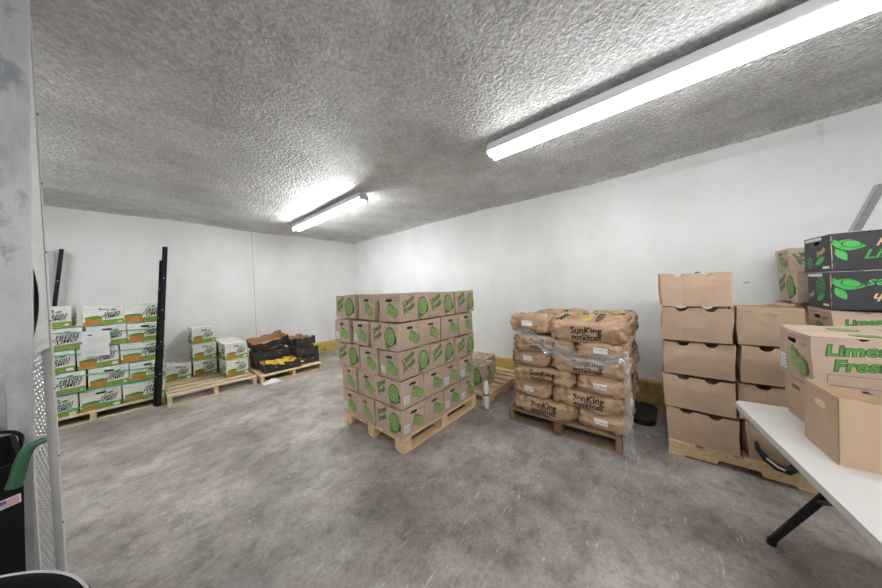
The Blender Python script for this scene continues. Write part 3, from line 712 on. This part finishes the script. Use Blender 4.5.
b_ = MB(); vs = []; n = 14
for i in range(n+1):
    for j in range(n+1):
        x, y = i/n-.5, j/n-.5; q = Vector((x*5, y*5, 2)); vs.append((x*.26+.02*noise.noise(q), y*.12, .004+max(0, (.09*(1-4*x*x)*(1-4*y*y)))*(.6+.6*noise.noise(q*1.6))+.0))
b_.add(vs, [(i*(n+1)+j, i*(n+1)+j+1, (i+1)*(n+1)+j+1, (i+1)*(n+1)+j) for i in range(n) for j in range(n)], wpaper, True)
b_.box(-.13, .13, -.06, .06, .001, .005, wpaper)
o = b_.build('plastic_film', None, (1.47, 5.12, 0)); tag(o, 'crumpled white plastic film lying on the floor at the tray pallet corner', 'plastic film')

# ------------------------------------------------------------ POTATO SACKS
p = pallet(1.2, 1.04, 6, 'stringer', woodd, notch=False, centre_mat=None); put(p, (3.26, .785, 0), 0, 'dark wooden pallet under the potato sacks', 'pallet')
# its short side faces the room: stringer ends are seen, so turn it
p.rotation_euler = (0, 0, pi/2); p.location = (3.235, .785, 0); p.scale = (1.04/1.2, 1.14/1.04, 1)
b_ = MB(); b_.box(-.028, -.002, -.04, .04, .017, .12, redwood, .002); o = b_.build('painted_block', None); o.parent = p; o.rotation_euler = (0, 0, -pi/2); o.location = (0, .52+.004, 0); o['label'] = 'red-brown painted block in the pallet front'
def sack_mesh(var, l=.675, w=.425, h=.168, top=False):
    """long axis local y, text on the -x long side, label on the -y end"""
    rn = random.Random(var+11); off = Vector((rn.uniform(0, 50), rn.uniform(0, 50), rn.uniform(0, 50)))
    nu, nv = 150, 52; vs = []; l *= 1+rn.uniform(-.03, .03)
    def spow(c_, e): return math.copysign(abs(c_)**e, c_)
    for j in range(nv+1):
        ph = -pi/2+pi*j/nv
        for i in range(nu):
            th = 2*pi*i/nu
            cx_ = spow(cos(th), .34)*spow(cos(ph), .34); cy_ = spow(sin(th), .3)*spow(cos(ph), .34); cz = spow(sin(ph), .6)
            v = Vector((cx_*w/2, cy_*l/2, cz*h/2))
            e = abs(v.y)/(l/2); v.z *= 1-.16*e**6; v.x *= 1+.03*cos(v.y*9)
            q = v+off; nn = noise.noise(q*5)*.026+abs(noise.noise(Vector((q.x*16, q.y*9+q.z*8, q.z*20))))*.034+abs(noise.noise(Vector((q.x*7, q.y*12, q.z*9-q.y*9))))*.016-noise.noise(q*30)*.003
            if top: nn += abs(noise.noise(Vector((q.x*10, q.y*16, q.z*5))))*.012*(1 if v.z > 0 else 0)
            d = Vector((cx_/w, cy_/l, cz/h)).normalized(); cr = sum((1-abs(noise.noise(Vector((q.x*a1+q.z*b1, q.y*c1-q.z*b1, q.z*d1+q.y*b1)))))**9*g1 for a1, b1, c1, d1, g1 in ((5, 3, 4, 7, .016), (9, -6, 7, 12, .012), (4, 5, 10, 6, .011))); nn -= cr-.010
            v += Vector((d.x*(nn-.016), d.y*(nn-.016), d.z*(nn-.004)))
            v.z = max(v.z, -h/2+.001); v.z = min(v.z, h/2+(.02 if top else -.001)); v.z += h/2
            vs.append(v)
    fs_ = [(j*nu+i, j*nu+(i+1) % nu, (j+1)*nu+(i+1) % nu, (j+1)*nu+i) for j in range(nv) for i in range(nu)]
    return vs, fs_
def project(mb, bvh, polys, O, U, V, D, mt, lift, sub=2):
    bm = bmesh.new(); vv = [bm.verts.new((x, y, 0)) for x, y in polys[0]]
    for f in polys[1]:
        try: bm.faces.new([vv[i] for i in f])
        except ValueError: pass
    bmesh.ops.triangulate(bm, faces=bm.faces[:])
    for _ in range(sub):
        es = [e for e in bm.edges if e.calc_length() > .02]
        if es: bmesh.ops.subdivide_edges(bm, edges=es, cuts=1); bmesh.ops.triangulate(bm, faces=bm.faces[:])
    bm.verts.index_update(); out_ = []
    for v in bm.verts:
        o_ = O+U*v.co.x+V*v.co.y; hit = bvh.ray_cast(o_, D)
        out_.append((hit[0]-D*lift) if hit[0] else o_+D*.05)
    mb.add(out_, [[v.index for v in f.verts] for f in bm.faces], mt); bm.free()
def tt(body, h, u0, v0, off=.03, shear=0, rot=0):
    vs_, fs_ = text(body, shear, off); return [(u0+h*(x*cos(rot)-y*sin(rot)), v0+h*(x*sin(rot)+y*cos(rot))) for x, y in vs_], fs_
def sack(var, top=False, mode='side'):
    root = empty('potato_sack'); vs_, fs_ = sack_mesh(var, top=top); mb = MB(); mb.add(vs_, fs_, bagm, True)
    bvh = BVHTree.FromPolygons([v[:] for v in vs_], fs_)
    X_, Y_, Z_ = Vector((1, 0, 0)), Vector((0, 1, 0)), Vector((0, 0, 1))
    for (O, U, D) in ((Vector((-.4, 0, 0)), -Y_, X_), (Vector((.4, 0, 0)), Y_, -X_)):
        for body, h, u0, v0 in (('SunKing', .078, .02, .09), ('BRAND', .016, .02, .074), ('POTATOES', .048, .02, .034)):
            project(mb, bvh, tt(body, h, u0, v0, .03 if h > .06 else .045), O, U, Z_, D, black_ink, .0025)
    if top:
        sq = lambda u0, u1, v0, v1: ([(u0+(u1-u0)*i/6, v0+(v1-v0)*j/6) for j in range(7) for i in range(7)], [(j*7+i, j*7+i+1, j*7+i+8, j*7+i+7) for j in range(6) for i in range(6)])
        O = Vector((0, 0, .5)); D = -Z_; U, V = -Y_, X_
        for a in ((-.02, .05, -.12, -.05), (-.02, .05, -.02, .05), (-.02, .05, .08, .14)): project(mb, bvh, sq(*a), O, U, V, D, mat('sack_yellow', srgb(206, 182, 92), .7), .0025, 0)
        circ = [(-.13+.055*cos(2*pi*i/20), .0+.075*sin(2*pi*i/20)) for i in range(20)]
        project(mb, bvh, (circ, [tuple(range(20))]), O, U, V, D, mat('sack_olive', srgb(150, 146, 84), .7), .003, 1)
        project(mb, bvh, ([(-.13, -.04), (-.105, -.01), (-.11, .04), (-.14, .02)], [(0, 1, 2, 3)]), O, U, V, D, red, .0045, 1)
        project(mb, bvh, tt('SunKing', .085, -.2, .0, .035, rot=pi/2), O, U, V, D, black_ink, .003, 2)
        project(mb, bvh, tt('POTATOES', .07, .14, .0, .03, rot=pi/2), O, U, V, D, black_ink, .003, 2)
    mb.build('sack_body', root)
    lb = MB()
    for s_ in (-1,):
        g5 = [(-.055+.11*i/5, .065+.05*j/4) for j in range(5) for i in range(6)]; gf = [(j*6+i, j*6+i+1, j*6+i+7, j*6+i+6) for j in range(4) for i in range(5)]
        project(lb, bvh, (g5, gf), Vector((0, s_*.5, 0)), X_*(-s_), Z_, Vector((0, -s_, 0)), wpaper, .003, 0)
    o = lb.build('label_sticker', root); o['label'] = 'white tag'
    return root
sw = ['bottom', 'second-lowest', 'third', 'fourth', 'fifth', 'top']
SP = .165
for lay in range(6):
    a = lay % 2 == 0; z = .1405+lay*SP; top = lay == 5
    key = lambda v: ('sack', v, top)
    # pinwheel: front long sack, front end-on sack, and those behind
    if a: its = [(2.885, 1.0, 0, 'long side out, left of the front'), (2.995, .46, pi/2, 'its end with white tag out, right of the front'), (3.41, .60, 0, 'behind the front right one')]
    else: its = [(2.885, .60, 0, 'long side out, right of the front'), (2.995, 1.13, pi/2, 'its end with white tag out, left of the front'), (3.29, .50, pi/2, 'behind the front right one')]
    if a: its = [(2.875, .965, 0, its[0][3]), (3.005, .425, -pi/2, its[1][3]), (3.555, .565, 0, its[2][3])]
    else: its = [(2.875, .555, 0, its[0][3]), (3.005, 1.095, -pi/2, its[1][3]), (3.43, .43, pi/2, its[2][3])]
    if top: its += [(3.52, 1.0, 0, 'at the far left corner')]
    for n_, (x, y, rz, wd) in enumerate(its):
        rn = random.Random(lay*7+n_); v = rn.randint(0, 2) if not top else 5+n_ % 2
        o = get(key(v), lambda: sack(v, top))
        put(o, (x+rn.uniform(-.015, .015), y-.02+rn.uniform(-.012, .012), z), rz+rn.uniform(-.03, .03), 'potato sack, %s layer, %s' % (sw[lay], wd), 'sack', sc=(1.0, .99, 1.12 if top else 1.0), ry=(-.13 if top and n_ == 0 else 0), rx=(-.10 if top and n_ == 1 else 0))
# loose plastic wrap across and down the front right
def ribbon(path, widths, name, amp=.012, seed=1):
    b_ = MB(); vs_ = []; n = len(path); m_ = 10
    for i, (p_, w_) in enumerate(zip(path, widths)):
        p_ = Vector(p_); d = (Vector(path[min(i+1, n-1)])-Vector(path[max(i-1, 0)])).normalized(); s_ = d.cross(Vector((-1, 0, 0))).normalized()
        for j in range(m_+1):
            t_ = j/m_-.5; q = p_+s_*w_*t_; q.x += amp*noise.noise(Vector((t_*6, i*.35, seed)))*2-amp*.7*abs(t_); vs_.append(q)
    b_.add(vs_, [(i*(m_+1)+j, i*(m_+1)+j+1, (i+1)*(m_+1)+j+1, (i+1)*(m_+1)+j) for i in range(n-1) for j in range(m_)], film, True)
    return b_
def smooth(pts, k=6):
    out_ = []
    for i in range(len(pts)-1):
        p0, p1, p2, p3 = [Vector(pts[min(max(q, 0), len(pts)-1)]) for q in (i-1, i, i+1, i+2)]
        for s_ in range(k):
            t_ = s_/k; out_.append(.5*((2*p1)+(-p0+p2)*t_+(2*p0-5*p1+4*p2-p3)*t_*t_+(-p0+3*p1-3*p2+p3)*t_**3))
    out_.append(Vector(pts[-1])); return out_
t = tag(empty('stretch_wrap', (0, 0, 0)), 'torn clear stretch film hanging across the potato sacks and down to the floor', 'plastic wrap')
pa = smooth([(2.655, 1.27, 1.05), (2.65, 1.12, 1.0), (2.645, .95, .93), (2.64, .8, .86), (2.635, .6, .8), (2.635, .4, .8), (2.64, .27, .84), (2.7, .2, .87)]); n = len(pa)
ribbon(pa, [.05+.10*sin(pi*i/n) for i in range(n)], 'w').build('swag', t)
pb = smooth([(2.7, .225, .9), (2.66, .215, .7), (2.655, .205, .45), (2.64, .215, .22), (2.62, .2, .06), (2.6, .14, .012)]); n = len(pb)
ribbon(pb, [.035+.07*i/n for i in range(n)], 'w2', .012, 5).build('tail', t)
# black pad
b_ = MB(); b_.plate((0, 0, .05), (1, 0, 0), (0, 1, 0), (0, 0, -.049), slot(0, 0, .5, .22, 10), [], blackp)
b_.plate((0, 0, .06), (1, 0, 0), (0, 1, 0), (0, 0, -.009), slot(0, 0, .52, .235, 10), [], blackp)
tag(b_.build('plastic_tub', None, (3.6, .15, 0)), 'low black plastic tub on the floor between the potato sacks and plain cartons', 'tub').rotation_euler = (0, 0, -.03)

# ------------------------------------------------------------ RIGHT PALLET: plain cartons
p = pallet(1.0, 1.45, 7, 'stringer', wood, h=.13); put(p, (3.44, -.77, 0), 0, 'pale wooden pallet along the right side, under the plain brown cartons', 'pallet')
def pc(v, lid, w=.31, l=.405, h=.285, nm='plain_carton'): return get(('plain', v, lid, h), lambda: carton('plain', v, w, l, h, lid=lid, root_name=nm))
for k in range(5):
    rn = random.Random(k+40)
    put(pc(k % 4, k < 4), (3.09+rn.uniform(-.008, .008), (-.262, -.238, -.232, -.228, -.226)[k]+rn.uniform(-.004, .004), .1305+k*.2865), rn.uniform(-.05, .05), 'plain brown carton, %s of the column beside the black tub' % ['bottom one', 'second from the bottom', 'middle one', 'second from the top', 'open topmost one'][k], 'carton', sc=(1, 1.03, .995))
lc_ = lambda v, st=False: lc(v, st)
for k in range(4):
    put(pc((k+1) % 4, k < 3), (3.11+(.05 if k == 3 else 0), -.665-(.03 if k == 0 else 0)+(.055 if k == 3 else 0), .1305+k*.2865), (.06, -.03, .02, pi/2+.02)[k],
        'plain brown carton, %s' % ['bottom one of the second column, with the black bag', 'second from the bottom in the second column', 'third from the bottom in the second column', 'open torn one on top of the second column'][k], 'carton', sc=(1, 1.0, .995))
# torn flap of the top carton
b_ = MB(); b_.plate((2.99, -.73, 1.27), (.02, .8, .0), (-.2, -.0, .35), (0, 0, -.004), [(0, 0), (.2, 0), (.18, .05), (.12, .09), (.06, .06), (0, .07)], [], kraft2, krafti, krafti)
tp = [o_ for o_ in bpy.data.objects if o_.get('label', '').endswith('open torn one on top of the second column')][0]
bpy.context.view_layer.update()
o = b_.build('torn_flap', None); o.parent = tp; o.matrix_parent_inverse = tp.matrix_world.inverted()
# black handle strap with a pouch hanging out of the lowest carton
t = tag(empty('black_bag', (2.925, -.625, .085)), 'black plastic bag poking out of the lowest carton of the second column', 'bag')
b_ = MB(); b_.tube([(0.01, .09, .19), (-.012, .085, .15), (-.02, .05, .09), (-.02, .0, .05), (-.018, -.05, .04), (-.012, -.08, .07), (0.01, -.085, .11)], .02, blackp, 10, rs=[.008, .016, .022, .024, .026, .024, .008]); b_.build('bag_body', t)
b_ = MB(); b_.tube([(-.043, .05, .105), (-.047, .0, .062), (-.044, -.03, .052)], .006, wpaper, 8); b_.build('white_print', t)
# dark column
dark_l = lambda v: get(('blk', v), lambda: carton('black', v, .36, .46, .25, root_name='lime_carton', big_print=(v == 0)))
for k in range(3):
    put(pc((k+2) % 4, True), (3.14, -1.09, .1305+k*.2865), 0, 'plain brown carton, %s in the column under the black lime cartons' % ('lowest', 'second from the bottom', 'third from the bottom')[k], 'carton')
big = lambda v: get(('limebig', v), lambda: carton('lime', v, .34, .42, .27, big_print=True))
put(big(1), (3.125, -1.09, .9915), .02, 'brown lime carton directly under the two black lime cartons', 'carton')
o = dark_l(0); put(o, (3.12, -1.10, 1.263), -.02, 'lower of the two black lime cartons, its artwork upside down, at the right edge', 'carton')
o = dark_l(2); put(o, (3.12, -1.09, 1.5145), .03, 'topmost black lime carton with green and cream lettering, at the right edge', 'carton')
# column behind, beside the right wall
for k in range(4):
    put(pc(k % 4, True), (3.74, -1.04, .1305+k*.2865 if k < 4 else 0), 0, 'plain brown carton, %s in the column against the right wall' % ('lowest', 'second from the bottom', 'third from the bottom', 'fourth from the bottom')[k], 'carton')
put(lc(1, True), (3.70, -1.02, 1.2775-.0), -pi/2+pi+.0, 'brown lime carton with a lime circle, second from the top beside the right wall', 'carton', sc=(1, 1.0, .99))
put(lc(3, False), (3.765, -1.055, 1.54), pi+.03, 'brown lime carton on top of the column beside the right wall', 'carton', sc=(1, 1, .76))
# leaning white corner profile
t = tag(empty('corner_profile', (3.37, -1.08, 1.7655)), 'light grey folded board leaning above the black lime cartons', 'board')

b_ = MB()
A, Bv = Vector((-.02, .012, 0)), Vector((.09, -.15, .36))
for s_, n_ in ((0, Vector((.03, -.04, -.01))), (1, Vector((.03, .01, 0)))):
    o_ = A+Vector((.0, -.0, 0)); P = [o_, o_+n_, o_+n_+Bv, o_+Bv]; off = Vector((.003, .003, 0))
    b_.add(P+[q+off for q in P], [(0, 1, 2, 3), (7, 6, 5, 4), (0, 4, 5, 1), (3, 2, 6, 7), (1, 5, 6, 2), (0, 3, 7, 4)], mat('grey_board', srgb(158, 154, 154), .7))
b_.build('folded_board', t)

# ------------------------------------------------------------ TABLE
TY = .113
t = tag(empty('folding_table', (2.365, -.342, 0), TY), 'long off-white plastic folding table with a black tubular leg, right foreground', 'table')
TLn, TWd = 1.85, .76
def tp_(x, y): return (-x, -y)
b_ = MB(); rc = .04
o2 = []
for cx_, cy_, a0 in ((-TLn+rc, -TWd+rc, 180), (-rc, -TWd+rc, 270), (-rc, -rc, 0), (-TLn+rc, -rc, 90)):
    o2 += [(cx_+rc*cos(R(a0+15*i)), cy_+rc*sin(R(a0+15*i))) for i in range(7)]
b_.plate((0, 0, .74), (1, 0, 0), (0, 1, 0), (0, 0, -.012), o2, [], tablew)
b_.plate((0, 0, .728), (1, 0, 0), (0, 1, 0), (0, 0, -.02), o2, [[(x*.975-.02, y*.95-.02) for x, y in o2]], tablew)
b_.build('tabletop', t)
for y in (-.1, -TWd+.1):
    b_ = MB(); b_.box(-TLn+.12, -.12, y-.012, y+.012, .695, .727, metalb, .003); b_.build('side_rail', t)
for xs, xf in ((-.58, -.14), (-TLn+.58, -TLn+.14)):
    xm = (xs+xf*3)/4 if False else xs+(xf-xs)*.26
    for y in (-.10, -TWd+.10):
        b_ = MB(); b_.tube([(xs, y-.09, .70), (xm, y-.05, .52), (xf, y, .02)], .016, metalb, 14); l_ = b_.build('leg', t)
        f_ = MB(); f_.tube([(xf-.012, y, .035), (xf+.004, y, .0)], .019, blackp, 14); f_.build('foot_cap', l_)
    b_ = MB(); b_.tube([(xm, -.16, .52), (xm, -TWd+.06, .52)], .011, metalb, 10); b_.build('cross_bar', t)
    sg = 1 if xf > xs else -1
    for y, dy in ((-.10, .04), (-TWd+.10, -.04)):
        b_ = MB(); b_.tube([(xm+sg*.03, y-.045, .47), (xs-sg*.23, y+dy-.03, .694)], .010, metalb, 12); b_.build('brace', t)
c5, s5 = cos(TY), sin(TY)
def tpos(dx, dy, z): return (2.36+dx*c5-dy*s5, -.335+dx*s5+dy*c5, z)
# plain carton with the printed one on it, at the table's far end
put(get(('plain', 1, True, .21, 'lo'), lambda: carton('plain', 1, .30, .40, .22, lid=True, root_name='plain_carton')), (2.20, -.755, .7405), TY-.05, 'plain brown carton on the table, under the printed lime carton', 'carton')
bt = carton('lime', 2, .345, .46, .26, sticker=('e1',), big_print=True); put(bt, (2.21, -.765, .9615), TY-.06, 'brown carton with large green lettering, on top of the carton at the far table end', 'carton')
# open empty carton
def open_carton(w=.238, l=.42, h=.27):
    root = empty('open_carton'); b_ = MB(); hw, hl = w/2, l/2
    def so(n):
        return [(0, 0), (n, 0), (n, h), (n*.86, h*1.0), (n*.83, h*.93), (n*.66, h*.93), (n*.63, h*.86), (n*.5, h*.84), (n*.37, h*.86), (n*.34, h*.93), (n*.17, h*.96), (0, h)]
    hu = slot(w*.5, h*.76, .075, .026)
    b_.plate((-hw, -hl, 0), (1, 0, 0), (0, 0, 1), (0, TH, 0), [(0, 0), (w, 0), (w, h), (0, h)], [hu], kraft2, krafti, krafti)
    b_.plate((hw, hl, 0), (-1, 0, 0), (0, 0, 1), (0, -TH, 0), [(0, 0), (w, 0), (w, h), (0, h)], [hu], kraft2, krafti, krafti)
    b_.plate((-hw, hl, 0), (0, -1, 0), (0, 0, 1), (TH, 0, 0), so(l), [], kraft2, krafti, krafti)
    b_.plate((hw, -hl, 0), (0, 1, 0), (0, 0, 1), (-TH, 0, 0), so(l), [], kraft2, krafti, krafti)
    b_.box(-hw+TH, hw-TH, -hl+TH, hl-TH, .001, .006, krafti)
    for q in (-1, 1):
        b_.box(-hw+TH+.001, -hw+TH+.05, q*(hl-TH-.004)-.002, q*(hl-TH-.004)+.002, .01, h-.002, kraft2)
    b_.build('carton_body', root); return root
put(open_carton(), (1.893, -.731, .7405), TY-.04, 'empty open brown carton with a hand hole, nearest on the table', 'carton')

# ------------------------------------------------------------ foreground left
blackp = binp
t = tag(empty('barrel', (-.416, .836, 0)), 'round black plastic barrel at the bottom left corner', 'barrel')
b_ = MB(); b_.lathe([(0, .0), (.26, .0), (.28, .02), (.325, .84), (.34, .87), (.345, .895), (.34, .9), (.33, .9), (.325, .89), (.31, .86), (.262, .05), (0, .045)], blackp, 72); b_.build('barrel_body', t)
b_ = MB(); b_.lathe([(.341, .899), (.3425, .9015), (.3395, .9025), (.338, .900)], galv, 72); b_.build('rim_sheen', t)  # light grey ring stands in for sheen on the black plastic edge
t = tag(empty('trash_bin', (-.473, 1.746, 0), .209), 'tall black bin with a small flag sticker, standing against the metal door frame', 'bin')
b_ = MB(); vs_ = []
for z, a in ((0, .165), (.94, .184), (.96, .19), (.98, .19)):
    vs_ += [(-a, -a, z), (a, -a, z), (a, a, z), (-a, a, z)]
for z, a in ((.98, .178), (.05, .15)):
    vs_ += [(-a, -a, z), (a, -a, z), (a, a, z), (-a, a, z)]
b_.add(vs_, [(i*4+k, i*4+(k+1) % 4, i*4+4+(k+1) % 4, i*4+4+k) for i in range(5) for k in range(4)]+[(3, 2, 1, 0), (20, 21, 22, 23)], binp)
b_.build('bin_body', t)
b_ = MB(); b_.tube(smooth([(-.15, .15, .97), (-.14, .15, 1.0), (.1, .15, 1.01), (.17, .15, 1.005), (.2, .13, .98), (.192, .11, .93)]), .006, binp, 12); b_.build('bin_handle', t)
b_ = MB(); b_.plate((.132, -.19, .848), (1, 0, .08), (0, 0, 1), (0, .003, 0), [(0, 0), (.045, 0), (.045, .027), (0, .027)], [], wpaper)
F = Face(b_, (.132, -.19, .848), (1, 0, .08), (0, 0, 1), (0, -1, 0))
for i in range(5): F.rect(.003, .042, .003+.0046*i, .0055+.0046*i, red, 1)
F.rect(.003, .02, .0125, .0245, blue, 2)
for i in range(4):
    for j in range(3): F.disc(.006+.0035*i, .015+.0033*j, .0007, wpaper, 3, 6)
b_.build('flag_sticker', t)
t = tag(empty('scoop', (-.281, 1.57, .88)), 'curved green plastic handle sticking up beside the black bin', 'handle')
pts = smooth([(.014, 0, .035), (.02, 0, .06), (.028, 0, .1), (.038, 0, .135), (.052, 0, .152), (.075, 0, .160)]); n = len(pts)
b_ = MB(); b_.tube(pts, .02, greenp, 14, rs=[.016-.009*(i/n)**3 for i in range(n)]); b_.build('grip', t)
b_ = MB(); b_.tube([p_+Vector((.006, -.013, .003)) for p_ in pts[3:-8]], .005, greenp, 8); b_.build('rib', t)

# small hooks on the right wall
for (y, z, lb) in ((-.32, 1.57, 'small dark metal hook on the right wall above the plain carton column'), (-.68, 1.44, 'tiny dark nail on the right wall left of the printed cartons')):
    b_ = MB(); b_.tube([(XR, y, z), (XR-.02, y, z), (XR-.03, y-.02, z+.008), (XR-.03, y-.035, z+.004)], .006 if z > 1.5 else .003, metalb, 8)
    tag(b_.build('wall_hook'), lb, 'hook')
